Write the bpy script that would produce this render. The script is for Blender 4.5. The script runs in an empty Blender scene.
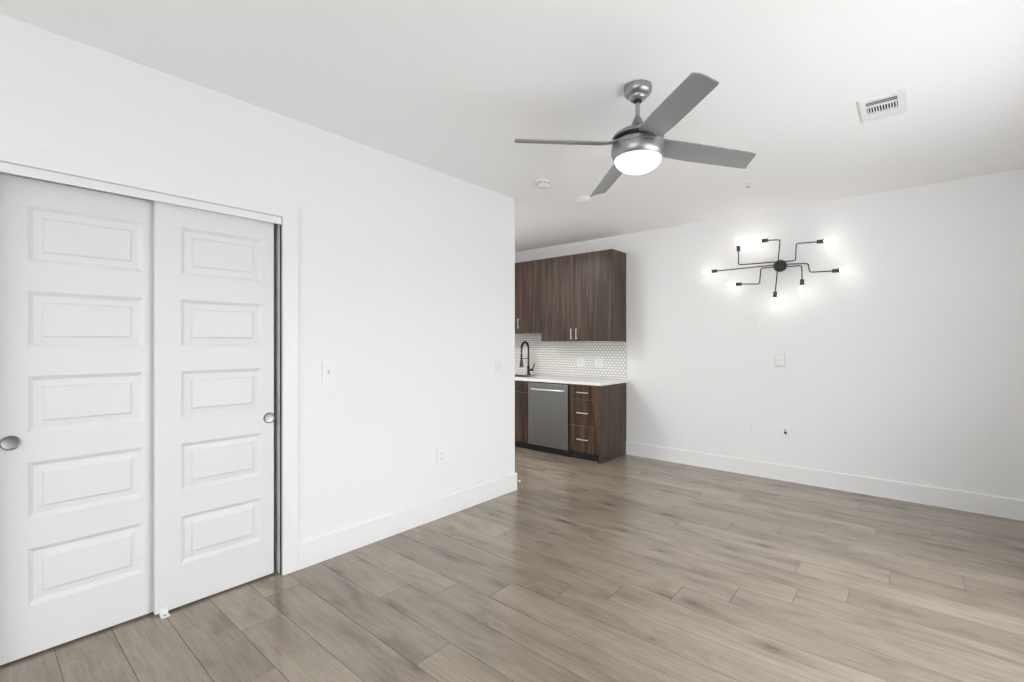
import bpy, bmesh, math, random
from mathutils import Vector, Matrix

random.seed(7)
scene = bpy.context.scene
COL = scene.collection
R = math.radians

# ------------------------------------------------------------------ camera
CAMX, CAMH, YAW = 2.8765, 1.3855, 40.606
cam_data = bpy.data.cameras.new('camera')
cam_data.sensor_width = 36.0
cam_data.lens = 36.0 * 470.754 / 1024.0
cam_data.shift_y = 2.28 / 1024.0
cam_data.clip_start = 0.02
cam = bpy.data.objects.new('camera', cam_data)
cam.location = (CAMX, 0.0, CAMH)
cam.rotation_euler = (R(90), 0, R(YAW))
COL.objects.link(cam)
scene.camera = cam

# ------------------------------------------------------------------ view and light
scene.view_settings.view_transform = 'Standard'
scene.view_settings.look = 'None'
scene.view_settings.gamma = 1.0
scene.view_settings.use_curve_mapping = False
scene.view_settings.exposure = 0.12
scene.cycles.max_bounces = 16
scene.cycles.diffuse_bounces = 10
scene.cycles.glossy_bounces = 6
scene.cycles.sample_clamp_indirect = 6.0

world = bpy.data.worlds.new('daylight_sky')
scene.world = world
world.use_nodes = True
wn = world.node_tree.nodes
wl = world.node_tree.links


def wnode(kind, **vals):
    n = wn.new(kind)
    for k, v in vals.items():
        n.inputs[k.replace('_', ' ')].default_value = v
    return n


_tc = wn.new('ShaderNodeTexCoord')
_sx = wn.new('ShaderNodeSeparateXYZ')
wl.new(_tc.outputs['Generated'], _sx.inputs['Vector'])
# added glow below the horizon lifts the ceiling, sky above made brightest towards +x
_up = wnode('ShaderNodeMapRange', From_Min=-0.04, From_Max=0.04)
wl.new(_sx.outputs['Z'], _up.inputs['Value'])
_side = wnode('ShaderNodeMapRange', From_Min=0.10, From_Max=0.60, To_Min=1.0, To_Max=6.6)
wl.new(_sx.outputs['X'], _side.inputs['Value'])
_st = wn.new('ShaderNodeMix')
_st.data_type = 'FLOAT'
_st.inputs['A'].default_value = 4.3
wl.new(_up.outputs['Result'], _st.inputs['Factor'])
wl.new(_side.outputs['Result'], _st.inputs['B'])
wl.new(_st.outputs['Result'], wn['Background'].inputs['Strength'])
wn['Background'].inputs['Color'].default_value = (0.945, 0.978, 1.0, 1)

H = 2.75            # ceiling height
YB = 5.3972         # far wall
XR = 3.80           # right wall (beyond the frame)
YN = -2.80          # wall behind the camera
YE = 3.396          # free end of the closet wall
XK = -1.86          # left wall of the kitchen


def area_light(name, loc, rot, sx, sy, power, color):
    ld = bpy.data.lights.new(name, 'AREA')
    ld.shape = 'RECTANGLE'
    ld.size = sx
    ld.size_y = sy
    ld.energy = power
    ld.color = color
    o = bpy.data.objects.new(name, ld)
    o.location = loc
    o.rotation_euler = rot
    COL.objects.link(o)
    return o


# daylight enters by the two window openings of the room
W1 = (1.20, 3.60, 0.10, 2.50)      # window behind the camera: x0, x1, z0, z1
W2 = (1.00, 3.75, 0.30, 2.05)      # window in the right wall: y0, y1, z0, z1
# unseen fill light added to brighten the kitchen, behind the closet wall
area_light('kitchen_fill', (-1.35, 2.90, H - .03), (0, 0, 0), .5, .5, 38, (1, .985, .96))


# ------------------------------------------------------------------ materials
def base_mat(name):
    m = bpy.data.materials.new(name)
    m.use_nodes = True
    nt = m.node_tree
    return m, nt, nt.nodes['Principled BSDF']


def simple(name, col, rough=0.5, metal=0.0, noise=0.0, nscale=30.0, emit=None, estr=0.0, bump=0.0, spec=0.5):
    m, nt, b = base_mat(name)
    b.inputs['Roughness'].default_value = rough
    b.inputs['Metallic'].default_value = metal
    b.inputs['Specular IOR Level'].default_value = spec
    tc = nt.nodes.new('ShaderNodeTexCoord')
    n = nt.nodes.new('ShaderNodeTexNoise')
    n.inputs['Scale'].default_value = nscale
    n.inputs['Detail'].default_value = 4
    nt.links.new(tc.outputs['Object'], n.inputs['Vector'])
    mr = nt.nodes.new('ShaderNodeMix')
    mr.data_type = 'RGBA'
    mr.inputs['A'].default_value = (*[c * (1 - noise) for c in col], 1)
    mr.inputs['B'].default_value = (*[min(1, c * (1 + noise)) for c in col], 1)
    nt.links.new(n.outputs['Fac'], mr.inputs['Factor'])
    nt.links.new(mr.outputs['Result'], b.inputs['Base Color'])
    if bump:
        bp = nt.nodes.new('ShaderNodeBump')
        bp.inputs['Strength'].default_value = bump
        bp.inputs['Distance'].default_value = 0.002
        nt.links.new(n.outputs['Fac'], bp.inputs['Height'])
        nt.links.new(bp.outputs['Normal'], b.inputs['Normal'])
    if emit:
        b.inputs['Emission Color'].default_value = (*emit, 1)
        b.inputs['Emission Strength'].default_value = estr
    return m


M = {}
M['wall'] = simple('wall_paint', (0.82, 0.82, 0.822), 0.6, noise=0.006, nscale=3, spec=0.3)
M['ceiling'] = simple('ceiling_paint', (0.92, 0.92, 0.925), 0.75, noise=0.006, nscale=3, spec=0.2)
M['trim'] = simple('trim_paint', (0.82, 0.82, 0.822), 0.42, noise=0.004, nscale=8, spec=0.4)
M['door'] = simple('door_paint', (0.74, 0.74, 0.742), 0.42, noise=0.004, nscale=8, spec=0.4)
M['plastic'] = simple('white_plastic', (0.82, 0.82, 0.82), 0.35, noise=0.004)
M['plastic2'] = simple('grey_white_plastic', (0.66, 0.66, 0.66), 0.4, noise=0.004)
M['black'] = simple('flat_black', (0.012, 0.012, 0.012), 0.6, noise=0.1)
M['slot'] = simple('slot_dark', (0.05, 0.05, 0.05), 0.6, noise=0.1)
M['nickel'] = simple('brushed_nickel', (0.36, 0.36, 0.36), 0.36, 1.0, noise=0.05, nscale=60)
M['chrome'] = simple('handle_steel', (0.64, 0.61, 0.58), 0.28, 1.0, noise=0.04, nscale=60)
M['satin'] = simple('satin_pull', (0.33, 0.33, 0.33), 0.38, 1.0, noise=0.05, nscale=60)
M['blade'] = simple('fan_blade_silver', (0.30, 0.30, 0.305), 0.45, 0.25, noise=0.04, nscale=25)
M['iron'] = simple('dark_bronze_metal', (0.055, 0.052, 0.05), 0.38, 0.8, noise=0.15, nscale=40)
M['socket'] = simple('socket_dark_metal', (0.07, 0.068, 0.065), 0.4, 0.6, noise=0.15, nscale=40)
M['faucet'] = simple('oil_rubbed_bronze', (0.07, 0.05, 0.038), 0.38, 0.85, noise=0.2, nscale=60)
M['counter'] = simple('white_quartz', (0.80, 0.80, 0.79), 0.18, noise=0.03, nscale=25)
M['grout'] = simple('tile_grout', (0.25, 0.245, 0.235), 0.8, noise=0.06, nscale=80)
M['tile'] = simple('glazed_tile', (0.86, 0.85, 0.82), 0.2, noise=0.04, nscale=18)
M['opal'] = simple('opal_glass', (0.9, 0.89, 0.87), 0.25, emit=(1.0, 0.97, 0.93), estr=1.25)
M['bulb'] = simple('lit_bulb', (1, 1, 1), 0.3, emit=(1.0, 0.96, 0.90), estr=12.5)
M['bright_steel'] = simple('bright_steel', (0.66, 0.66, 0.67), 0.3, 1.0, noise=0.03, nscale=60)
M['grey_slot'] = simple('grey_slot', (0.30, 0.30, 0.30), 0.6, noise=0.02)
M['pale'] = simple('pale_grey_plastic', (0.77, 0.77, 0.765), 0.4, noise=0.004)
M['vent_dark'] = simple('duct_dark', (0.02, 0.02, 0.02), 0.7, noise=0.1)


def stainless():
    m, nt, b = base_mat('stainless_steel')
    b.inputs['Metallic'].default_value = 1.0
    tc = nt.nodes.new('ShaderNodeTexCoord')
    mp = nt.nodes.new('ShaderNodeMapping')
    mp.inputs['Scale'].default_value = (3, 3, 260)
    n = nt.nodes.new('ShaderNodeTexNoise')
    n.inputs['Scale'].default_value = 1.0
    n.inputs['Detail'].default_value = 3
    nt.links.new(tc.outputs['Object'], mp.inputs['Vector'])
    nt.links.new(mp.outputs['Vector'], n.inputs['Vector'])
    cr = nt.nodes.new('ShaderNodeValToRGB')
    cr.color_ramp.elements[0].color = (0.20, 0.205, 0.21, 1)
    cr.color_ramp.elements[1].color = (0.27, 0.275, 0.28, 1)
    nt.links.new(n.outputs['Fac'], cr.inputs['Fac'])
    nt.links.new(cr.outputs['Color'], b.inputs['Base Color'])
    b.inputs['Roughness'].default_value = 0.36
    return m


M['steel'] = stainless()


def walnut():
    """dark wood laminate, grain running up and down"""
    m, nt, b = base_mat('walnut_laminate')
    L = nt.links.new
    tc = nt.nodes.new('ShaderNodeTexCoord')
    mp = nt.nodes.new('ShaderNodeMapping')
    mp.inputs['Scale'].default_value = (32, 32, 1.2)
    L(tc.outputs['Object'], mp.inputs['Vector'])
    n = nt.nodes.new('ShaderNodeTexNoise')
    n.inputs['Scale'].default_value = 1.0
    n.inputs['Detail'].default_value = 5
    n.inputs['Roughness'].default_value = 0.6
    n.inputs['Distortion'].default_value = 0.4
    L(mp.outputs['Vector'], n.inputs['Vector'])
    cr = nt.nodes.new('ShaderNodeValToRGB')
    e = cr.color_ramp.elements
    e[0].position = 0.38
    e[0].color = (0.020, 0.0105, 0.0058, 1)
    e[1].position = 0.63
    e[1].color = (0.100, 0.058, 0.033, 1)
    x = cr.color_ramp.elements.new(0.5)
    x.color = (0.046, 0.0245, 0.0132, 1)
    L(n.outputs['Fac'], cr.inputs['Fac'])
    mp2 = nt.nodes.new('ShaderNodeMapping')
    mp2.inputs['Scale'].default_value = (150, 150, 4)
    L(tc.outputs['Object'], mp2.inputs['Vector'])
    n2 = nt.nodes.new('ShaderNodeTexNoise')
    n2.inputs['Scale'].default_value = 1.0
    n2.inputs['Detail'].default_value = 2
    L(mp2.outputs['Vector'], n2.inputs['Vector'])
    mx = nt.nodes.new('ShaderNodeMix')
    mx.data_type = 'RGBA'
    mx.blend_type = 'OVERLAY'
    mx.inputs['Factor'].default_value = 0.35
    L(cr.outputs['Color'], mx.inputs['A'])
    L(n2.outputs['Fac'], mx.inputs['B'])
    L(mx.outputs['Result'], b.inputs['Base Color'])
    b.inputs['Roughness'].default_value = 0.5
    b.inputs['Specular IOR Level'].default_value = 0.35
    b.inputs['Sheen Weight'].default_value = 0.40
    b.inputs['Sheen Roughness'].default_value = 0.35
    b.inputs['Coat Weight'].default_value = 0.12
    b.inputs['Coat Roughness'].default_value = 0.22
    return m


M['walnut'] = walnut()
M['toe'] = simple('toe_kick_dark', (0.018, 0.013, 0.010), 0.6, noise=0.2)


def floor_wood():
    """grey brown oak planks; each plank's shade and grain offset sit in a colour attribute"""
    m, nt, b = base_mat('oak_vinyl_plank')
    L = nt.links.new
    N = nt.nodes.new
    at = N('ShaderNodeAttribute')
    at.attribute_name = 'plank'
    sp = N('ShaderNodeSeparateColor')
    L(at.outputs['Color'], sp.inputs['Color'])
    tc = N('ShaderNodeTexCoord')
    off = N('ShaderNodeVectorMath')
    off.operation = 'MULTIPLY_ADD'
    off.inputs[1].default_value = (17.0, 31.0, 9.0)
    L(at.outputs['Color'], off.inputs[0])
    L(tc.outputs['Object'], off.inputs[2])

    def grain(scale, detail, rough, dist, sc=1.0):
        mp = N('ShaderNodeMapping')
        mp.inputs['Scale'].default_value = scale
        L(off.outputs['Vector'], mp.inputs['Vector'])
        n = N('ShaderNodeTexNoise')
        n.inputs['Scale'].default_value = sc
        n.inputs['Detail'].default_value = detail
        n.inputs['Roughness'].default_value = rough
        n.inputs['Distortion'].default_value = dist
        L(mp.outputs['Vector'], n.inputs['Vector'])
        return n.outputs['Fac']

    g1 = grain((1.9, 7.5, 1), 5, 0.6, 0.5)         # broad smoky figure
    g2 = grain((5.0, 85.0, 1), 5, 0.65, 0.3)         # fine grain
    # knots: sparse dark cores with a soft halo drawn out along the plank
    mpk = N('ShaderNodeMapping')
    mpk.inputs['Scale'].default_value = (2.1, 6.0, 1)
    L(off.outputs['Vector'], mpk.inputs['Vector'])
    wob = N('ShaderNodeTexNoise')
    wob.inputs['Scale'].default_value = 6.0
    wob.inputs['Detail'].default_value = 3
    L(mpk.outputs['Vector'], wob.inputs['Vector'])
    wmx = N('ShaderNodeVectorMath')
    wmx.operation = 'MULTIPLY_ADD'
    wmx.inputs[1].default_value = (.22, .22, .22)
    L(wob.outputs['Color'], wmx.inputs[0])
    L(mpk.outputs['Vector'], wmx.inputs[2])
    vo = N('ShaderNodeTexVoronoi')
    vo.inputs['Scale'].default_value = 1.0
    vo.voronoi_dimensions = '2D'
    L(wmx.outputs['Vector'], vo.inputs['Vector'])
    vsep = N('ShaderNodeSeparateColor')
    L(vo.outputs['Color'], vsep.inputs['Color'])
    rare = N('ShaderNodeMath')
    rare.operation = 'MULTIPLY'
    rare.inputs[1].default_value = 0.62
    L(vsep.outputs['Red'], rare.inputs[0])
    kd = N('ShaderNodeMath')
    kd.operation = 'ADD'
    L(vo.outputs['Distance'], kd.inputs[0])
    L(rare.outputs['Value'], kd.inputs[1])
    g3 = kd.outputs['Value']

    def ramp(fac, stops):
        cr = N('ShaderNodeValToRGB')
        e = cr.color_ramp.elements
        e[0].position, e[0].color = stops[0][0], (*stops[0][1], 1)
        e[1].position, e[1].color = stops[-1][0], (*stops[-1][1], 1)
        for p, c in stops[1:-1]:
            x = e.new(p)
            x.color = (*c, 1)
        L(fac, cr.inputs['Fac'])
        return cr.outputs['Color']

    c1 = ramp(g1, [(0.28, (0.164, 0.131, 0.099)), (0.46, (0.240, 0.198, 0.153)), (0.68, (0.284, 0.240, 0.191))])
    c2 = ramp(g2, [(0.28, (0.40, 0.38, 0.36)), (0.52, (0.52, 0.52, 0.52)), (0.75, (0.60, 0.60, 0.60))])
    mx = N('ShaderNodeMix')
    mx.data_type = 'RGBA'
    mx.blend_type = 'OVERLAY'
    mx.inputs['Factor'].default_value = 0.75
    L(c1, mx.inputs['A'])
    L(c2, mx.inputs['B'])
    c3 = ramp(g3, [(0.07, (0.30, 0.26, 0.23)), (0.13, (0.66, 0.62, 0.58)), (0.24, (0.86, 0.84, 0.82)), (0.42, (1, 1, 1))])
    kn = N('ShaderNodeMix')
    kn.data_type = 'RGBA'
    kn.blend_type = 'MULTIPLY'
    kn.inputs['Factor'].default_value = 0.8
    L(mx.outputs['Result'], kn.inputs['A'])
    L(c3, kn.inputs['B'])
    # shade of the whole plank
    mr = N('ShaderNodeMapRange')
    mr.inputs['To Min'].default_value = 0.97
    mr.inputs['To Max'].default_value = 1.24
    L(sp.outputs['Red'], mr.inputs['Value'])
    sc = N('ShaderNodeVectorMath')
    sc.operation = 'SCALE'
    L(kn.outputs['Result'], sc.inputs[0])
    L(mr.outputs['Result'], sc.inputs['Scale'])
    L(sc.outputs['Vector'], b.inputs['Base Color'])
    rr = N('ShaderNodeMapRange')
    rr.inputs['To Min'].default_value = 0.15
    rr.inputs['To Max'].default_value = 0.27
    L(g2, rr.inputs['Value'])
    L(rr.outputs['Result'], b.inputs['Roughness'])
    b.inputs['Specular IOR Level'].default_value = 0.7
    bp = N('ShaderNodeBump')
    bp.inputs['Strength'].default_value = 0.12
    bp.inputs['Distance'].default_value = 0.001
    L(g2, bp.inputs['Height'])
    L(bp.outputs['Normal'], b.inputs['Normal'])
    return m


M['floor'] = floor_wood()


# ------------------------------------------------------------------ helpers
def link(name, bm, mat, parent=None, smooth=False, bevel=0.0):
    bmesh.ops.recalc_face_normals(bm, faces=bm.faces)
    me = bpy.data.meshes.new(name)
    bm.to_mesh(me)
    bm.free()
    me.materials.append(M[mat] if isinstance(mat, str) else mat)
    if smooth:
        for p in me.polygons:
            p.use_smooth = True
    o = bpy.data.objects.new(name, me)
    COL.objects.link(o)
    if parent is not None:
        o.parent = parent
    if bevel:
        bv = o.modifiers.new('bevel', 'BEVEL')
        bv.width = bevel
        bv.segments = 2
        bv.limit_method = 'ANGLE'
    if smooth:
        try:
            o.data.set_sharp_from_angle(angle=R(40))
        except Exception:
            pass
    return o


def box(bm, x0, x1, y0, y1, z0, z1):
    x0, x1 = sorted((x0, x1)); y0, y1 = sorted((y0, y1)); z0, z1 = sorted((z0, z1))
    v = [bm.verts.new(p) for p in ((x0, y0, z0), (x1, y0, z0), (x1, y1, z0), (x0, y1, z0),
                                   (x0, y0, z1), (x1, y0, z1), (x1, y1, z1), (x0, y1, z1))]
    for f in ((0, 3, 2, 1), (4, 5, 6, 7), (0, 1, 5, 4), (1, 2, 6, 5), (2, 3, 7, 6), (3, 0, 4, 7)):
        bm.faces.new([v[i] for i in f])


def boxes(*bs):
    bm = bmesh.new()
    for b in bs:
        box(bm, *b)
    return bm


def lathe(bm, prof, seg=48, mat=None):
    """prof: (r, z) list round the z axis, transformed by mat"""
    mat = mat or Matrix.Identity(4)
    rings = []
    for r, z in prof:
        if r < 1e-6:
            rings.append([bm.verts.new(mat @ Vector((0, 0, z)))])
        else:
            rings.append([bm.verts.new(mat @ Vector((r * math.cos(2 * math.pi * i / seg), r * math.sin(2 * math.pi * i / seg), z))) for i in range(seg)])
    for a, b in zip(rings, rings[1:]):
        if len(a) == 1 and len(b) == 1:
            continue
        for i in range(seg):
            j = (i + 1) % seg
            if len(a) == 1:
                bm.faces.new((a[0], b[i], b[j]))
            elif len(b) == 1:
                bm.faces.new((a[i], a[j], b[0]))
            else:
                bm.faces.new((a[i], a[j], b[j], b[i]))
    for ring in (rings[0], rings[-1]):
        if len(ring) > 1:
            bm.faces.new(ring)


def frame_to(p, d):
    """matrix placing local z along d at p"""
    d = Vector(d).normalized()
    q = Vector((0, 0, 1)).rotation_difference(d)
    return Matrix.Translation(Vector(p)) @ q.to_matrix().to_4x4()


def round_path(pts, rad, n=5):
    pts = [Vector(p) for p in pts]
    out = [pts[0]]
    for a, b, c in zip(pts, pts[1:], pts[2:]):
        u, w = (a - b), (c - b)
        r = min(rad, u.length * .45, w.length * .45)
        p0, p1 = b + u.normalized() * r, b + w.normalized() * r
        for i in range(n + 1):
            t = i / n
            out.append(p0 * (1 - t) ** 2 + b * 2 * t * (1 - t) + p1 * t * t)
    out.append(pts[-1])
    return out


def tube(bm, pts, rad, seg=12):
    pts = [Vector(p) for p in pts]
    rings = []
    ref = None
    for i, p in enumerate(pts):
        t = (pts[min(i + 1, len(pts) - 1)] - pts[max(i - 1, 0)]).normalized()
        if ref is None:
            ref = t.orthogonal().normalized()
        ref = (ref - t * ref.dot(t)).normalized()
        w = t.cross(ref)
        r = rad(i / (len(pts) - 1)) if callable(rad) else rad
        rings.append([bm.verts.new(p + (ref * math.cos(2 * math.pi * k / seg) + w * math.sin(2 * math.pi * k / seg)) * r) for k in range(seg)])
    for a, b in zip(rings, rings[1:]):
        for k in range(seg):
            j = (k + 1) % seg
            bm.faces.new((a[k], a[j], b[j], b[k]))
    bm.faces.new(rings[0])
    bm.faces.new(rings[-1])


def thing(name, label, cat, loc=(0, 0, 0), group=None):
    o = bpy.data.objects.new(name, None)
    o.empty_display_size = 0.05
    o.location = loc
    COL.objects.link(o)
    o['label'] = label
    o['category'] = cat
    if group:
        o['group'] = group
    return o


def tag(o, label, cat, group=None):
    o['label'] = label
    o['category'] = cat
    if group:
        o['group'] = group
    return o


def struct(name, bm, mat, label=None, cat=None, **kw):
    o = link(name, bm, mat, **kw)
    o['kind'] = 'structure'
    if label:
        tag(o, label, cat)
    return o


def part(name, bm, mat, root, **kw):
    """mesh written in world coordinates, child of a thing whose origin is root.location"""
    off = root.location.copy()
    p = root.parent
    while p is not None:
        off += p.location
        p = p.parent
    for v in bm.verts:
        v.co -= off
    return link(name, bm, mat, parent=root, **kw)


# ------------------------------------------------------------------ room shell
def build_floor():
    y0, w, Lp = 0.069, 0.2, 1.275
    joints = {0: .55, 1: .073, 2: 1.18, 3: .80, 4: .414, 5: .188, 6: 1.241, 7: .666, 8: .869, 9: 1.105, 10: 1.385, 11: 1.61, 12: 1.871,
              13: .843, 14: 1.10, 15: 1.32, 16: 2.324, 17: 2.761, 18: 1.812, 19: 2.107, 20: 2.37, 21: 1.38, 22: 1.688,
              23: 1.925, 24: 2.513}
    bm = bmesh.new()
    lay = bm.loops.layers.float_color.new('plank')
    g = 0.0011
    k = -12
    X0, X1, Y0, Y1 = XK - .1, XR + .1, YN - .1, YB + .1
    rnd = random.Random(11)
    while y0 + k * w < Y1:
        ya, yb = max(Y0, y0 + k * w), min(Y1, y0 + (k + 1) * w)
        if yb > ya:
            j = joints.get(k, rnd.uniform(0, Lp))
            while j > X0:
                j -= Lp
            while j < X1:
                xa, xb = max(j, X0), min(j + Lp, X1)
                col = (rnd.random(), rnd.random(), rnd.random(), 1)
                if xb > xa:
                    q = [(xa + g, ya + g), (xb - g, ya + g), (xb - g, yb - g), (xa + g, yb - g)]
                    top = [bm.verts.new((x, y, 0)) for x, y in q]
                    low = [bm.verts.new((x, y, -.008)) for x, y in q]
                    fs = [bm.faces.new(top)]
                    for i in range(4):
                        fs.append(bm.faces.new((top[i], low[i], low[(i + 1) % 4], top[(i + 1) % 4])))
                    for f in fs:
                        for l in f.loops:
                            l[lay] = col
                j += Lp
        k += 1
    nplank = len(bm.faces)
    box(bm, X0, X1, Y0, Y1, -.06, -.003)
    bm.faces.ensure_lookup_table()
    for f in bm.faces[nplank:]:
        f.material_index = 1
    me = bpy.data.meshes.new('floor')
    bm.to_mesh(me)
    bm.free()
    me.materials.append(M['floor'])
    me.materials.append(M['toe'])
    o = bpy.data.objects.new('floor', me)
    COL.objects.link(o)
    o['kind'] = 'structure'
    tag(o, 'grey brown oak plank floor with thin dark seams', 'floor')


build_floor()
DY0, DY1, DZ = 0.03, 1.243, 2.14      # closet opening
WT = 0.125
struct('ceiling', boxes((XK - .1, XR + .1, YN - .1, YB + .1, H, H + .1)), 'ceiling', 'smooth white ceiling', 'ceiling')
struct('wall_left', boxes((-WT, 0, YN, DY0 - .02, 0, H), (-WT, 0, DY1 + .02, YE, 0, H), (-WT, 0, DY0 - .02, DY1 + .02, DZ + .02, H)),
       'wall', 'white wall holding the sliding closet doors, ending in a free corner', 'wall')
struct('wall_far', boxes((XK - .1, XR + .1, YB, YB + .1, 0, H)), 'wall', 'white far wall behind kitchen cabinets and wall light', 'wall')
struct('wall_right', boxes((XR, XR + .1, YN, W2[0], 0, H), (XR, XR + .1, W2[1], YB, 0, H), (XR, XR + .1, W2[0], W2[1], 0, W2[2]),
                           (XR, XR + .1, W2[0], W2[1], W2[3], H)), 'wall')
struct('wall_near', boxes((-WT, W1[0], YN - .1, YN, 0, H), (W1[1], XR + .1, YN - .1, YN, 0, H), (W1[0], W1[1], YN - .1, YN, 0, W1[2]),
                          (W1[0], W1[1], YN - .1, YN, W1[3], H)), 'wall')
struct('wall_kitchen', boxes((XK - .1, XK, 2.2, YB, 0, H)), 'wall')
struct('wall_corridor', boxes((XK - .1, -WT, 2.1, 2.2, 0, H)), 'wall')
struct('wall_closet', boxes((-.85, -.75, -.2, 1.5, 0, H), (-.75, -WT, -.2, -.1, 0, H), (-.75, -WT, 1.4, 1.5, 0, H)), 'wall')


def window(name, axis, c, a0, a1, z0, z1):
    t = .05
    def bx(p0, p1, q0, q1):
        return (p0, p1, c - .03, c + .03, q0, q1) if axis == 'y' else (c - .03, c + .03, p0, p1, q0, q1)
    m = (a0 + a1) / 2
    bs = [bx(a0, a0 + t, z0, z1), bx(a1 - t, a1, z0, z1), bx(a0 + t, a1 - t, z0, z0 + t), bx(a0 + t, a1 - t, z1 - t, z1), bx(m - t / 2, m + t / 2, z0 + t, z1 - t)]
    struct(name, boxes(*bs), 'trim')


window('window_1', 'y', YN - .05, *W1)
window('window_2', 'x', XR + .05, *W2)

BH, BT = 0.160, 0.016


def baseboard(name, axis, c, a0, a1, side, ends=()):
    """board along an axis with a chamfered top edge; side = direction it sticks out"""
    prof = [(0, 0), (BT, 0), (BT, BH - .006), (BT - .006, BH), (0, BH)]
    bm = bmesh.new()
    rings = []
    for a in (a0, a1):
        r = []
        for p, z in prof:
            q = c + side * p
            r.append(bm.verts.new((a, q, z) if axis == 'x' else (q, a, z)))
        rings.append(r)
    n = len(prof)
    for i in range(n):
        j = (i + 1) % n
        bm.faces.new((rings[0][i], rings[0][j], rings[1][j], rings[1][i]))
    bm.faces.new(rings[0])
    bm.faces.new(rings[1])
    return struct(name, bm, 'trim')


baseboard('baseboard_far', 'x', YB, 0.1345, XR, -1)
baseboard('baseboard_left', 'y', 0, DY1 + .090, YE + BT, 1)
baseboard('baseboard_end', 'x', YE, -WT, -0.0005, 1)
baseboard('baseboard_right', 'y', XR, YN, YB - BT, -1)
baseboard('baseboard_near', 'x', YN, 0, XR - BT, 1)
baseboard('baseboard_corner', 'y', 0, YN + BT, DY0 - .091, 1)

# closet casing, jamb and track cover
CT = 0.014
CW = 0.090
struct('trim_1', boxes((0, CT, DY1, DY1 + CW, 0, DZ + .085), (0, CT, DY0 - CW, DY0, 0, DZ + .085), (0, CT, DY0, DY1, DZ, DZ + .085)),
       'trim', 'flat white casing round the closet opening', 'door casing', bevel=0.0015)
struct('trim_2', boxes((-WT, -.001, DY1 - .002, DY1 + .02, 0, DZ + .02), (-WT, -.001, DY0 - .02, DY0 + .002, 0, DZ + .02),
                       (-WT, -.001, DY0 + .002, DY1 - .002, DZ, DZ + .02)), 'trim')
struct('trim_3', boxes((-.022, -.004, DY0 + .002, DY1 - .003, 2.098, DZ - .001)), 'trim', 'white track cover above the sliding doors', 'track cover', bevel=0.001)
struct('trim_4', boxes((-.018, -.003, DY1 - .0060, DY1 - .0025, 0.0, 2.095)), 'black', 'black strip painted in as shade of the jamb gap', 'painted shade')  # black strip puts the shade of the jamb gap into colour

# ------------------------------------------------------------------ closet doors
PZ = [(1.744, 1.996), (1.366, 1.616), (0.989, 1.241), (0.609, 0.861), (0.228, 0.480)]


def panel_door(name, label, y0, y1, z0, z1, xf, th, py0, py1, pull_y, pull_z):
    bm = bmesh.new()
    ys = [y0, py0, py1, y1]
    zs = [z0]
    for a, b in sorted(PZ):
        zs += [a, b]
    zs.append(z1)
    grid = {}
    for i, y in enumerate(ys):
        for j, z in enumerate(zs):
            grid[i, j] = bm.verts.new((xf, y, z))
    prof = [(0.004, -.002), (0.018, -.0125), (0.022, -.0130), (0.044, -.0095), (0.047, -.0090), (0.053, -.0022), (0.057, -.0015)]
    for i in range(3):
        for j in range(len(zs) - 1):
            c = [grid[i, j], grid[i + 1, j], grid[i + 1, j + 1], grid[i, j + 1]]
            if i == 1 and j % 2 == 1:
                ring = c
                for ins, dx in prof:
                    ya, yb, za, zb = py0 + ins, py1 - ins, zs[j] + ins, zs[j + 1] - ins
                    nr = [bm.verts.new((xf + dx, y, z)) for y, z in ((ya, za), (yb, za), (yb, zb), (ya, zb))]
                    for k in range(4):
                        bm.faces.new((ring[k], ring[(k + 1) % 4], nr[(k + 1) % 4], nr[k]))
                    ring = nr
                bm.faces.new(ring)
            else:
                bm.faces.new(c)
    # edges and back
    xb = xf - th
    bk = [bm.verts.new((xb, y, z)) for y, z in ((y0, z0), (y1, z0), (y1, z1), (y0, z1))]
    nz = len(zs)
    bot = [grid[i, 0] for i in range(4)]
    top = [grid[i, nz - 1] for i in range(4)]
    lef = [grid[0, j] for j in range(nz)]
    rig = [grid[3, j] for j in range(nz)]
    bm.faces.new(bot + [bk[1], bk[0]])
    bm.faces.new(list(reversed(top)) + [bk[3], bk[2]])
    bm.faces.new(list(reversed(lef)) + [bk[0], bk[3]])
    bm.faces.new(rig + [bk[2], bk[1]])
    bm.faces.new(bk)
    d = struct(name, bm, 'door', label, 'door')
    # round flush pull: dished cup with a rim
    b2 = bmesh.new()
    lathe(b2, [(0.0, .0008), (.022, .0010), (.0265, .0022), (.0275, .0085), (.0295, .0095), (.0312, .0070), (.0316, 0.0)], 40,
          frame_to((xf + .0002, pull_y, pull_z), (1, 0, 0)))
    p = link('pull', b2, 'satin', parent=d, smooth=True)
    p['label'] = 'round satin steel pull'
    return d


panel_door('door_1', 'left closet sliding door, set further back behind its neighbour, round pull at its left edge', .05, .665, .012, 2.11, -.085, .034, .184, .595, .133, .956)
panel_door('door_2', 'right closet sliding door, set in front beside dark jamb gap', .632, 1.211, .012, 2.11, -.040, .034, .742, 1.145, 1.184, .943)
# floor guide in front of the right door
t = thing('door_guide', 'small white plastic floor guide gripping foot of the front sliding door', 'door guide', (-.03, .668, 0))
part('guide_plate', boxes((-.038, .002, .650, .686, 0, .004)), 'plastic', t)
part('guide_fin', boxes((-.0385, -.0345, .650, .686, .0045, .034)), 'plastic', t)
part('screw', boxes((-.022, -.012, .664, .672, .0045, .0055)), 'slot', t)

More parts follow.
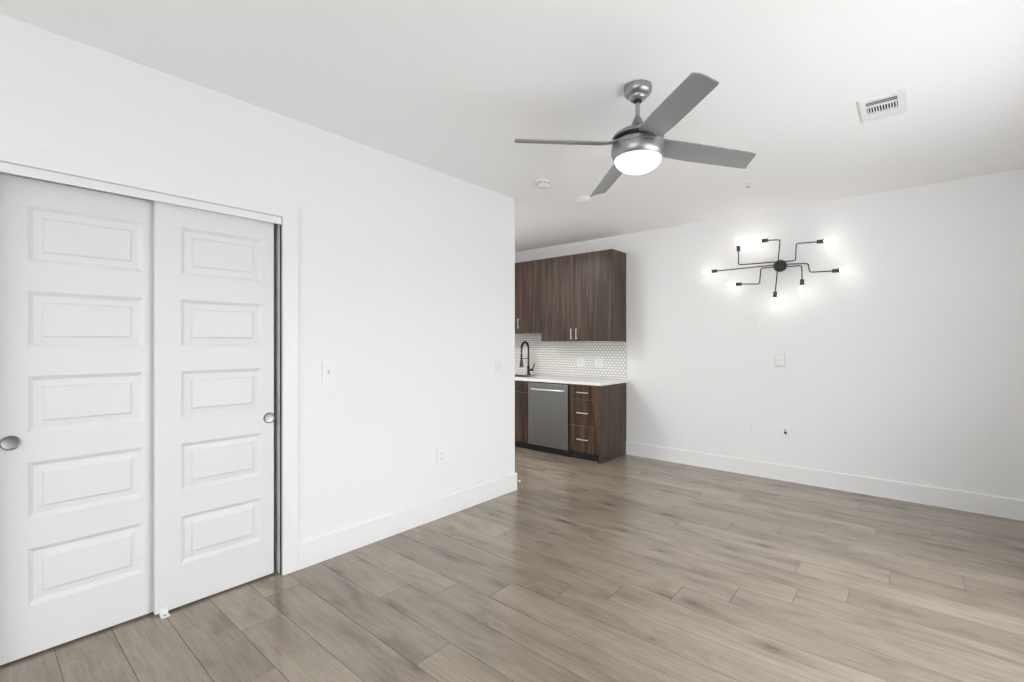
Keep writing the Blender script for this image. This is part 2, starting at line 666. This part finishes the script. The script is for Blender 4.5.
# ------------------------------------------------------------------ wall plates
def plate(name, label, cat, wall, a, z, w, h, kind, group=None):
    """wall 'A' faces +x at x=0 (a is y), wall 'B' faces -y (a is x)"""
    def bx(a0, a1, d0, d1, z0, z1):
        return (d0, d1, a0, a1, z0, z1) if wall == 'A' else (a0, a1, YB - d1, YB - d0, z0, z1)
    loc = (0, a, z) if wall == 'A' else (a, YB, z)
    t = thing(name, label, cat, loc, group)
    d = .0075
    if kind == 'blank':
        part('cover', boxes(bx(a - w / 2, a + w / 2, .0002, .008, z - h / 2, z + h / 2)), 'pale', t, bevel=.002)
        part('lid', boxes(bx(a - w / 2 + .008, a + w / 2 - .008, .0084, .010, z - h / 2 + .008, z + h / 2 - .008)), 'plastic', t, bevel=.001)
        return t
    if kind == 'keypad':
        part('case', boxes(bx(a - w / 2, a + w / 2, .0002, .018, z - h / 2, z + h / 2)), 'pale', t, bevel=.003)
        part('screen', boxes(bx(a - w * .38, a + w * .38, .0184, .0196, z + h * .05, z + h * .36)), 'plastic', t)
        part('button_strip', boxes(bx(a - w * .38, a + w * .38, .0184, .0205, z - h * .34, z - h * .12)), 'plastic', t)
        return t
    part('cover', boxes(bx(a - w / 2, a + w / 2, .0002, d, z - h / 2, z + h / 2)), 'plastic', t, bevel=.002)
    if kind in ('toggle', 'toggle2'):
        cs = (a,) if kind == 'toggle' else (a - .022, a + .022)
        for c in cs:
            if kind == 'toggle2':
                part('rocker', boxes(bx(c - .0165, c + .0165, d + .0004, d + .006, z - .034, z + .034)), 'plastic', t, bevel=.002)
            else:
                part('switch_frame', boxes(bx(c - .008, c + .008, d + .0003, d + .002, z - .015, z + .015)), 'plastic2', t)
                part('toggle', boxes(bx(c - .005, c + .005, d + .0023, d + .014, z + .001, z + .010)), 'plastic', t, bevel=.001)
    elif kind == 'outlet':
        for dz in (.020, -.020):
            s = part('socket_face', boxes(bx(a - .017, a + .017, d + .0003, d + .003, z + dz - .014, z + dz + .014)), 'plastic', t, bevel=.003)
            for k in (-.006, .006):
                part('slot', boxes(bx(a + k - .0012, a + k + .0012, d + .0032, d + .0036, z + dz - .004, z + dz + .006)), 'slot', s)
    elif kind == 'jack':
        part('jack_insert', boxes(bx(a - .017, a + .017, d + .0003, d + .003, z - .032, z + .032)), 'plastic', t, bevel=.002)
        part('jack_port', boxes(bx(a - .012, a + .008, d + .0033, d + .010, z - .022, z - .002)), 'black', t, bevel=.002)
        part('jack_port', boxes(bx(a - .010, a + .006, d + .0033, d + .008, z + .008, z + .018)), 'slot', t, bevel=.002)
    return t


plate('light_switch', 'single white toggle switch beside the closet casing', 'light switch', 'A', 1.534, 1.198, .086, .150, 'toggle', 'light switches on the closet wall')
plate('light_switch', 'double white rocker switch near the free corner of the closet wall', 'light switch', 'A', 3.181, 1.184, .108, .118, 'toggle2', 'light switches on the closet wall')
plate('wall_outlet', 'white outlet low on the closet wall above its baseboard', 'outlet', 'A', 2.485, .486, .094, .130, 'outlet', 'low wall outlets')
plate('junction_cover', 'blank white square cover below the branching wall light', 'wall plate', 'B', 1.562, 1.597, .094, .118, 'blank')
plate('thermostat', 'small pale thermostat on the far wall below the blank cover', 'thermostat', 'B', 1.832, 1.221, .084, .134, 'keypad')
plate('wall_outlet', 'white outlet low on the far wall, left of the jack plate', 'outlet', 'B', 1.567, .501, .088, .118, 'outlet', 'low wall outlets')
plate('jack_plate', 'white jack plate with black ports low on the far wall', 'wall jack', 'B', 1.884, .499, .088, .118, 'jack')

# door stop on the hidden side of the wall end
t = thing('door_stop', 'tiny white-tipped door stop poking past the wall end baseboard', 'door stop', (-.012, YE + BT, .062))
b = bmesh.new()
lathe(b, [(.009, 0.0005), (.009, .006), (.0045, .009), (.0045, .055)], 16, frame_to((-.012, YE + BT, .062), (0, 1, 0)))
part('stem', b, 'nickel', t, smooth=True)
b = bmesh.new()
lathe(b, [(.004, .0555), (.0085, .057), (.009, .072), (.006, .077), (0, .078)], 16, frame_to((-.012, YE + BT, .062), (0, 1, 0)))
part('tip', b, 'plastic', t, smooth=True)

# ------------------------------------------------------------------ kitchen
FY = 4.748           # front plane of base cabinets
UY = 5.035           # front plane of upper cabinets
CZ = 0.900           # underside of worktop


def bar_handle(root, x0, x1, z0, z1, y, rad=.0055, off=.028, mat='chrome'):
    """bar between two ends with two posts, in front of plane y"""
    bm = bmesh.new()
    a, c = Vector((x0, y - off, z0)), Vector((x1, y - off, z1))
    tube(bm, [a, c], rad, 10)
    for k in (.12, .88):
        p = a.lerp(c, k)
        tube(bm, [p, Vector((p.x, y - .0005, p.z))], rad * .8, 8)
    return part('handle', bm, mat, root, smooth=True)


# drawer cabinet at the right end
t = thing('drawer_cabinet', 'dark walnut three-drawer base cabinet at the open end of the counter', 'cabinet', (-.09, 5.08, 0), 'base kitchen cabinets')
part('body', boxes((-.290, .104, FY + .021, YB - .001, .095, CZ - .001)), 'walnut', t)
part('toe_kick', boxes((-.290, .104, FY + .075, FY + .090, .001, .0945)), 'toe', t)
part('end_panel', boxes((.1045, .1335, FY, YB - .0005, .001, CZ - .001)), 'walnut', t, bevel=.0008)
part('filler_strip', boxes((.052, .103, FY + .003, FY + .0205, .100, CZ - .008)), 'walnut', t)
for z0, z1, hz in ((.726, .890, .806), (.412, .722, .566), (.100, .408, .254)):
    dr = part('drawer', boxes((-.284, .049, FY, FY + .0205, z0, z1)), 'walnut', t, bevel=.001)
    bar_handle(dr, -.168, -.012, hz, hz, FY)

# dishwasher
t = thing('dishwasher', 'stainless steel dishwasher between sink cabinet and drawer cabinet', 'dishwasher', (-.62, 5.08, 0))
part('body', boxes((-.918, -.297, FY + .031, YB - .02, .10, CZ - .003)), 'black', t)
part('toe_panel', boxes((-.914, -.301, FY + .060, FY + .075, .001, .099)), 'black', t)
part('door', boxes((-.914, -.301, FY - .012, FY + .030, .094, .882)), 'steel', t, bevel=.004)
bm = bmesh.new()
pts = [Vector((-.840, FY - .013, .806)), Vector((-.832, FY - .045, .806))]
for i in range(13):
    k = i / 12
    pts.append(Vector((-.822 + k * .455, FY - .052 - .012 * math.sin(math.pi * k), .806)))
pts += [Vector((-.357, FY - .045, .806)), Vector((-.349, FY - .013, .806))]
tube(bm, pts, .014, 12)
part('handle', bm, 'bright_steel', t, smooth=True)

# sink cabinet
t = thing('sink_cabinet', 'dark walnut base cabinet under the sink, partly hidden by the wall', 'cabinet', (-1.38, 5.08, 0), 'base kitchen cabinets')
part('body', boxes((-1.84, -.928, FY + .021, YB - .001, .095, .699), (-1.84, -.928, FY + .021, FY + .04, .70, CZ - .001),
                   (-.945, -.928, FY + .041, YB - .001, .70, CZ - .001), (-1.84, -1.823, FY + .041, YB - .001, .70, CZ - .001)), 'walnut', t)
part('toe_kick', boxes((-1.84, -.928, FY + .075, FY + .090, .001, .0945)), 'toe', t)
part('false_front', boxes((-1.835, -.932, FY, FY + .0205, .752, .890)), 'walnut', t, bevel=.001)
for x0, x1, hx in ((-1.835, -1.385, -1.425), (-1.381, -.932, -1.340)):
    dr = part('door', boxes((x0, x1, FY, FY + .0205, .100, .748)), 'walnut', t, bevel=.001)
    bar_handle(dr, hx, hx, .56, .70, FY)

# worktop with sink cut-out
SX0, SX1, SY0, SY1 = -1.72, -1.08, 4.85, 5.20
CX1, CY0 = .158, 4.722
tag(link('worktop', boxes((SX1, CX1, CY0, YB - .012, CZ, .935), (XK + .002, SX0, CY0, YB - .012, CZ, .935), (SX0, SX1, CY0, SY0, CZ, .935), (SX0, SX1, SY1, YB - .012, CZ, .935)),
         'counter'), 'white quartz worktop running over cabinets and dishwasher', 'countertop')
t = thing('sink', 'steel undermount sink set into the white worktop', 'sink', ((SX0 + SX1) / 2, (SY0 + SY1) / 2, .70))
g = .004
part('basin', boxes((SX0 + .001, SX1 - .001, SY0 + .001, SY1 - .001, .712, .716), (SX0 + .001, SX0 + g, SY0 + .001, SY1 - .001, .717, .934), (SX1 - g, SX1 - .001, SY0 + .001, SY1 - .001, .717, .934),
                    (SX0 + g, SX1 - g, SY0 + .001, SY0 + g, .717, .934), (SX0 + g, SX1 - g, SY1 - g, SY1 - .001, .717, .934)), 'steel', t)
b = bmesh.new()
lathe(b, [(.045, .7163), (.042, .720), (.020, .718), (0, .718)], 24, Matrix.Translation(((SX0 + SX1) / 2, (SY0 + SY1) / 2, 0)))
part('drain', b, 'chrome', t, smooth=True)

# faucet, spring arc with hanging spray head
FX, FYY = -1.335, 5.275
t = thing('faucet', 'dark bronze spring faucet with side lever on the white worktop', 'faucet', (FX, FYY, .935))
b = bmesh.new()
lathe(b, [(.030, .9355), (.030, .947), (.020, .958), (.020, 1.06), (.016, 1.07)], 24, Matrix.Translation((FX, FYY, 0)))
part('body', b, 'faucet', t, smooth=True)
arc = [Vector((FX, FYY, 1.0705 + .022 * i)) for i in range(11)]
for i in range(1, 19):
    a = math.pi * i / 18 * .98
    arc.append(Vector((FX, FYY - .078 + .078 * math.cos(a), 1.30 + .100 * math.sin(a))))
arc.append(Vector((FX, FYY - .158, 1.24)))
b = bmesh.new()
tube(b, arc, .0105, 12)
hose = part('hose', b, 'faucet', t, smooth=True)
# spring coil round the hose
b = bmesh.new()
coil = []
tot = len(arc) - 1
for i in range(0, 700):
    s = i / 699 * tot
    k = min(int(s), tot - 1)
    p = arc[k].lerp(arc[k + 1], s - k)
    tg = (arc[k + 1] - arc[k]).normalized()
    u = Vector((1, 0, 0))
    w = tg.cross(u).normalized()
    a = i / 699 * 2 * math.pi * 46
    coil.append(p + (u * math.cos(a) + w * math.sin(a)) * .0145)
tube(b, coil, .0026, 5)
part('spring', b, 'faucet', t, smooth=True)
b = bmesh.new()
lathe(b, [(.012, 1.238), (.015, 1.20), (.016, 1.15), (.026, 1.09), (.028, 1.055), (.022, 1.05), (0, 1.05)], 20, Matrix.Translation((FX, FYY - .158, 0)))
part('spray_head', b, 'faucet', t, smooth=True)
b = bmesh.new()
tube(b, [(FX, FYY - .011, 1.168), (FX, FYY - .142, 1.168)], .006, 8)
part('spray_holder', b, 'faucet', t, smooth=True)
b = bmesh.new()
tube(b, [(FX + .0205, FYY, 1.005), (FX + .080, FYY, 1.005)], .0155, 14)
tube(b, [(FX + .068, FYY, 1.010), (FX + .085, FYY - .01, 1.035), (FX + .135, FYY - .03, 1.095)], .0075, 10)
part('lever', b, 'faucet', t, smooth=True)

# backsplash of small six-sided tiles
def backsplash():
    bm = bmesh.new()
    x0, x1, z0, z1 = XK + .002, .130, .936, 1.5225
    yb = YB - .0005
    box(bm, x0, x1, yb - .005, yb, z0, z1)
    ng = len(bm.faces)
    pw, ph = .050, .0335
    row = 0
    z = z0 + .004
    def clip(poly):
        for ax, lim, sg in ((0, x0 + .0005, 1), (0, x1 - .0005, -1), (1, z0 + .0005, 1), (1, z1 - .0005, -1)):
            out = []
            for i in range(len(poly)):
                a, b = poly[i], poly[(i + 1) % len(poly)]
                da, db = sg * (a[ax] - lim), sg * (b[ax] - lim)
                if da >= 0:
                    out.append(a)
                if da * db < 0:
                    k = da / (da - db)
                    out.append((a[0] + (b[0] - a[0]) * k, a[1] + (b[1] - a[1]) * k))
            poly = out
            if len(poly) < 3:
                return None
        return poly
    while z < z1 + ph:
        x = x0 + (pw / 2 if row % 2 else 0)
        while x < x1 + pw:
            hw, hh, s = pw / 2 - .0028, ph * .66 - .0028, .5
            hexa = [(x - hw, z - hh * .42), (x, z - hh), (x + hw, z - hh * .42), (x + hw, z + hh * .42), (x, z + hh), (x - hw, z + hh * .42)]
            pl = clip(hexa)
            if pl:
                cx = sum(p[0] for p in pl) / len(pl); cz = sum(p[1] for p in pl) / len(pl)
                lo = [bm.verts.new((p[0], yb - .005, p[1])) for p in pl]
                mi = [bm.verts.new((p[0], yb - .0085, p[1])) for p in pl]
                hi = [bm.verts.new((cx + (p[0] - cx) * .84, yb - .010, cz + (p[1] - cz) * .84)) for p in pl]
                n = len(pl)
                for i in range(n):
                    j = (i + 1) % n
                    bm.faces.new((lo[i], lo[j], mi[j], mi[i]))
                    bm.faces.new((mi[i], mi[j], hi[j], hi[i]))
                bm.faces.new(hi)
            x += pw
        z += ph
        row += 1
    bm.faces.ensure_lookup_table()
    for f in bm.faces[ng:]:
        f.material_index = 1
    o = link('backsplash', bm, 'grout')
    o.data.materials.append(M['tile'])
    return o


tag(backsplash(), 'white honeycomb tile backsplash between worktop and upper cabinets', 'backsplash')


def splash_plate(x, z, w, kind, label):
    t = thing('wall_outlet', label, 'outlet', (x, YB - .0105, z), 'outlets on the backsplash')
    y = YB - .0107
    part('cover', boxes((x - w / 2, x + w / 2, y - .006, y, z - .058, z + .058)), 'pale', t, bevel=.002)
    for dz in (.020, -.020):
        s = part('socket_face', boxes((x - .017, x + .017, y - .009, y - .0063, z + dz - .014, z + dz + .014)), 'pale', t, bevel=.003)
        for k in (-.006, .006):
            part('slot', boxes((x + k - .0012, x + k + .0012, y - .0096, y - .0092, z + dz - .004, z + dz + .006)), 'slot', s)


splash_plate(-.530, 1.135, .118, 'outlet', 'left white outlet on the tiled backsplash under the cabinet handles')
splash_plate(-.250, 1.135, .118, 'outlet', 'right white outlet on the tiled backsplash, nearer the counter end')

# upper cabinets
TOPZ = 2.512
t = thing('wall_cabinet', 'tall dark walnut upper cabinet at the open end, above the drawers', 'cabinet', (-.40, 5.2, 1.41), 'upper kitchen cabinets')
part('body', boxes((-.923, .104, UY + .021, YB - .0005, 1.412, TOPZ - .001)), 'walnut', t)
part('end_panel', boxes((.1045, .1305, UY, YB - .0005, 1.408, TOPZ)), 'walnut', t, bevel=.0008)
for x0, x1, hx in ((-.922, -.4008, -.436), (-.3998, .1035, -.360)):
    dr = part('door', boxes((x0, x1, UY, UY + .0205, 1.410, TOPZ - .001)), 'walnut', t, bevel=.001)
    bar_handle(dr, hx, hx, 1.435, 1.575, UY)
t = thing('wall_cabinet', 'shorter dark walnut upper cabinet over the sink and faucet', 'cabinet', (-1.35, 5.2, 1.52), 'upper kitchen cabinets')
part('body', boxes((-1.78, -.925, UY + .021, YB - .0005, 1.524, TOPZ - .001)), 'walnut', t)
for x0, x1, hx in ((-1.779, -1.3535, -1.395), (-1.3505, -.9255, -1.310)):
    dr = part('door', boxes((x0, x1, UY, UY + .0205, 1.522, TOPZ - .001)), 'walnut', t, bevel=.001)
    bar_handle(dr, hx, hx, 1.590, 1.730, UY)

# ------------------------------------------------------------------ ceiling fan
FCX, FCY = 1.7533, 2.3384
fan = thing('ceiling_fan', 'silver four-blade ceiling fan with lit white bowl light', 'ceiling fan', (FCX, FCY, H))
TF = Matrix.Translation((FCX, FCY, 0))
b = bmesh.new()
lathe(b, [(.073, H - .0005), (.074, H - .008), (.073, H - .028), (.067, H - .040), (.052, H - .050), (.047, H - .052), (.046, H - .060), (.040, H - .068), (.026, H - .074), (.022, H - .075)], 48, TF)
part('canopy', b, 'nickel', fan, smooth=True)
b = bmesh.new()
lathe(b, [(.021, H - .0755), (.020, H - .083), (.012, H - .088)], 24, TF)
part('hanger_ball', b, 'black', fan, smooth=True)
b = bmesh.new()
lathe(b, [(.0115, H - .0885), (.0115, 2.576)], 20, TF)
part('downrod', b, 'nickel', fan, smooth=True)
b = bmesh.new()
lathe(b, [(.014, 2.592), (.017, 2.586), (.026, 2.566), (.038, 2.544), (.050, 2.530), (.070, 2.520), (.098, 2.509), (.120, 2.496), (.131, 2.484), (.134, 2.474), (.128, 2.470), (.04, 2.469)], 56, TF)
part('motor_housing', b, 'nickel', fan, smooth=True)
b = bmesh.new()
lathe(b, [(.04, 2.4685), (.116, 2.4685), (.116, 2.4515), (.04, 2.4515)], 56, TF)
part('blade_hub', b, 'black', fan, smooth=True)
b = bmesh.new()
lathe(b, [(.05, 2.451), (.130, 2.450), (.135, 2.446), (.1355, 2.428), (.1335, 2.426), (.1335, 2.424), (.139, 2.421), (.140, 2.408), (.137, 2.390), (.131, 2.374), (.124, 2.366), (.116, 2.365)], 56, TF)
part('light_ring', b, 'nickel', fan, smooth=True)
b = bmesh.new()
lathe(b, [(.10, 2.3645)] + [(.121 * math.cos(a), 2.364 - .070 * math.sin(a)) for a in [math.pi / 2 * i / 12 for i in range(12)]] + [(0, 2.294)], 56, TF)
g = part('light_bowl', b, 'opal', fan, smooth=True)
g['label'] = 'lit white frosted glass bowl'

BPITCH, BA0 = .315, .854
TILTX, TILTY = .013, -.042


def blade(k):
    """one plank-like blade, pitched, narrowing into an arm under the housing"""
    a = BA0 + k * math.pi / 2
    d = Vector((math.cos(a), math.sin(a), 0))
    e = Vector((-d.y, d.x, 0))
    outl = [(.085, .030), (.125, .050), (.18, .060), (.30, .063), (.45, .061), (.60, .058), (.640, .057), (.652, .054)]
    low = [(.085, .030), (.125, .050), (.18, .060), (.30, .063), (.45, .061), (.60, .058), (.652, .057), (.664, .054)]
    bm = bmesh.new()
    th = .006
    secs = []
    for (r1, w1), (r2, w2) in zip(outl, low):
        tw = min(1.0, max(0.0, (r1 - .085) / .10))
        pitch = BPITCH * (.6 + .4 * tw)
        ring = []
        for s, (r, w) in ((-1, (r1, w1)), (-.5, (r1 * .5 + r2 * .5 + .002, w1)), (0, (r1 * .5 + r2 * .5 + .003, w1)), (.5, (r1 * .5 + r2 * .5 + .002, w2)), (1, (r2, w2))):
            p = Vector((FCX, FCY, 2.463 - .020 * tw - .036 * r / .66)) + d * r + e * (s * w * math.cos(pitch))
            rel = p - Vector((FCX, FCY, 0))
            p.z += -s * w * math.sin(pitch) + TILTX * rel.x + TILTY * rel.y + .006 * (1 - s * s)
            ring.append(p)
        secs.append(ring)
    up = [[bm.verts.new(p + Vector((0, 0, th / 2))) for p in r] for r in secs]
    dn = [[bm.verts.new(p - Vector((0, 0, th / 2))) for p in r] for r in secs]
    n = len(secs)
    for i in range(n - 1):
        for j in range(4):
            bm.faces.new((up[i][j], up[i + 1][j], up[i + 1][j + 1], up[i][j + 1]))
            bm.faces.new((dn[i][j], dn[i][j + 1], dn[i + 1][j + 1], dn[i + 1][j]))
        bm.faces.new((up[i][0], dn[i][0], dn[i + 1][0], up[i + 1][0]))
        bm.faces.new((up[i][4], up[i + 1][4], dn[i + 1][4], dn[i][4]))
    for i in (0, n - 1):
        for j in range(4):
            bm.faces.new((up[i][j], up[i][j + 1], dn[i][j + 1], dn[i][j]))
    return part('blade', bm, 'blade', fan, smooth=True)


for k in range(4):
    blade(k)

# ------------------------------------------------------------------ branching wall light
LX, LZ = 1.856, 2.153
lamp = thing('wall_light', 'dark metal branching wall light with eight bare lit bulbs', 'wall light', (LX, YB, LZ))
b = bmesh.new()
lathe(b, [(.034, .0005), (.034, .010), (.028, .016), (.010, .020), (.010, .076)], 40, frame_to((LX, YB, LZ), (0, -1, 0)))
part('back_plate', b, 'iron', lamp, smooth=True)
b = bmesh.new()
lathe(b, [(.012, .0765), (.030, .080), (.046, .090), (.056, .105), (.060, .122), (.056, .140), (.046, .154), (.030, .161), (0, .163)], 32, frame_to((LX, YB, LZ), (0, -1, 0)))
part('hub', b, 'iron', lamp, smooth=True)
for i in range(8):
    a = i * math.pi / 4 + .3
    b = bmesh.new()
    p = (LX + .036 * math.cos(a), YB - .1575, LZ + .036 * math.sin(a))
    lathe(b, [(.009, 0), (.009, .006), (.005, .010), (0, .010)], 10, frame_to(p, (0, -1, 0)))
    part('hub_screw', b, 'socket', lamp, smooth=True)

ARMS = [  # path in (x, z) on the plane of the arm, then direction of the socket
    ([(1.813, 2.195), (1.474, 2.203), (1.474, 2.341)], (0, 1), 0.133),
    ([(1.843, 2.198), (1.861, 2.408), (1.756, 2.418)], (-1, .04), 0.145),
    ([(1.896, 2.191), (1.991, 2.191), (1.996, 2.356), (2.162, 2.347)], (1, -.02), 0.127),
    ([(1.908, 2.162), (2.098, 2.148), (2.109, 2.063), (2.284, 2.057)], (1, 0), 0.139),
    ([(1.910, 2.135), (2.046, 2.133), (2.049, 2.003)], (0, -1), 0.151),
    ([(1.833, 2.102), (1.815, 1.904)], (-.09, -1), 0.127),
    ([(1.806, 2.144), (1.690, 2.143), (1.677, 1.985), (1.512, 1.999)], (-1, .04), 0.149),
    ([(1.807, 2.165), (1.262, 2.162)], (-1, 0), 0.131),
]
for path, dr, dp in ARMS:
    y = YB - dp
    s = [Vector((x, y, z)) for x, z in path]
    d = Vector((dr[0], 0, dr[1])).normalized()
    b = bmesh.new()
    start = Vector((LX, y, LZ)).lerp(s[0], .80)
    tube(b, round_path([start] + s, .022), .0055, 10)
    arm = part('arm', b, 'iron', lamp, smooth=True)
    e = s[-1] + d * .0005
    b = bmesh.new()
    lathe(b, [(.008, 0), (.0165, .004), (.0175, .010), (.0175, .058), (.015, .062), (.010, .062)], 24, frame_to(e, d))
    part('socket', b, 'socket', arm, smooth=True)
    b = bmesh.new()
    lathe(b, [(.009, .0625), (.011, .068), (.0135, .078), (.0145, .095), (.0145, .125), (.011, .140), (.005, .148), (0, .149)], 20, frame_to(e, d))
    part('bulb', b, 'bulb', arm, smooth=True)

# ------------------------------------------------------------------ ceiling fittings
def ceiling_disc(name, label, cat, x, y, prof, parts):
    t = thing(name, label, cat, (x, y, H))
    for pname, pr, mt in [('base', prof, 'plastic')] + parts:
        b = bmesh.new()
        lathe(b, [(r, H - z) for r, z in pr], 40, Matrix.Translation((x, y, 0)))
        part(pname, b, mt, t, smooth=True)
    return t


t = ceiling_disc('smoke_detector', 'round white smoke detector on the ceiling nearer the closet wall', 'smoke detector', .484, 3.194,
             [(.066, .0005), (.066, .010), (.058, .013), (.05, .013)],
             [('body', [(.048, .0135), (.060, .018), (.060, .034), (.050, .044), (.020, .048), (0, .048)], 'plastic')])
b = bmesh.new()
for i in range(10):
    a = 2 * math.pi * i / 10
    m = Matrix.Translation((.484, 3.194, H - .026)) @ Matrix.Rotation(a, 4, 'Z') @ Matrix.Translation((.0603, 0, 0))
    vs = [m @ Vector(p) for p in ((0, -.011, -.003), (.001, -.011, -.003), (.001, .011, -.003), (0, .011, -.003), (0, -.011, .003), (.001, -.011, .003), (.001, .011, .003), (0, .011, .003))]
    v = [b.verts.new(p) for p in vs]
    for f in ((0, 3, 2, 1), (4, 5, 6, 7), (0, 1, 5, 4), (1, 2, 6, 5), (2, 3, 7, 6), (3, 0, 4, 7)):
        b.faces.new([v[i] for i in f])
part('vent_slots', b, 'grey_slot', t)
t = ceiling_disc('ceiling_light', 'flat round white ceiling fitting behind the lower fan blade', 'ceiling light', .500, 3.800,
             [(.075, .0005), (.075, .012), (.070, .020), (.05, .020)],
             [('diffuser', [(.05, .0205), (.066, .022), (.060, .038), (.040, .046), (.015, .049), (0, .049)], 'plastic')])
t = ceiling_disc('fire_sprinkler', 'tiny white fire sprinkler on the ceiling right of the fan', 'sprinkler', 1.794, 4.350,
             [(.030, .0005), (.030, .004), (.012, .010), (.009, .010)],
             [('frame', [(.0085, .0105), (.008, .032), (.004, .034)], 'plastic2'),
              ('deflector', [(.004, .0345), (.017, .036), (.017, .038), (0, .038)], 'nickel')])

# supply vent: frame, near bank of long slats, middle bank of short fins, far bank
VX0, VX1, VY0, VY1 = 2.628, 2.838, 3.285, 3.605
t = thing('ceiling_vent', 'white rectangular air vent with dark fins in the ceiling', 'vent', ((VX0 + VX1) / 2, (VY0 + VY1) / 2, H))
ix0, ix1, iy0, iy1 = 2.660, 2.800, 3.318, 3.572
zb = H - .012
part('duct_shade', boxes((ix0 - .004, ix1 + .004, iy0 - .004, iy1 + .004, H - .0012, H - .0004)), 'vent_dark', t)  # thin black sheet stands in for the shade inside the opening
part('frame', boxes((VX0, ix0, VY0, VY1, zb, H - .0005), (ix1, VX1, VY0, VY1, zb, H - .0005), (ix0, ix1, VY0, iy0, zb, H - .0005), (ix0, ix1, iy1, VY1, zb, H - .0005)),
     'plastic', t, bevel=.003)
yA, yB2 = 3.392, 3.492
b = bmesh.new()
n = 11
for i in range(n):
    x = ix0 + (i + .5) * (ix1 - ix0) / n
    box(b, x - .0024, x + .0024, yA + .003, yB2 - .003, zb, H - .002)
part('short_fins', b, 'plastic', t)
part('divider', boxes((ix0, ix1, yA - .002, yA + .0028, zb - .0005, H - .002)), 'plastic', t)
part('divider', boxes((ix0, ix1, yB2 - .0028, yB2 + .002, zb - .0005, H - .002)), 'plastic', t)


def slats(ya, yb, lean, cnt, mt, nm):
    b = bmesh.new()
    for i in range(cnt):
        y = ya + (i + .5) * (yb - ya) / cnt
        hw = (yb - ya) / cnt * .62
        v = [b.verts.new(p) for p in ((ix0, y - hw * math.cos(lean), H - .007 - hw * .5 * math.sin(lean)), (ix1, y - hw * math.cos(lean), H - .007 - hw * .5 * math.sin(lean)),
                                      (ix1, y + hw * math.cos(lean), H - .007 + hw * .5 * math.sin(lean)), (ix0, y + hw * math.cos(lean), H - .007 + hw * .5 * math.sin(lean)))]
        w = [b.verts.new(q.co + Vector((0, 0, .0012))) for q in v]
        b.faces.new(v)
        b.faces.new(w)
        for k in range(4):
            b.faces.new((v[k], v[(k + 1) % 4], w[(k + 1) % 4], w[k]))
    return part(nm, b, mt, t)


slats(iy0 + .004, yA - .004, R(27), 3, M['plastic2'], 'near_slats')  # greyer plastic puts the shade on these slats into their colour
slats(yB2 + .004, iy1 - .004, R(-30), 4, M['plastic'], 'far_slats')
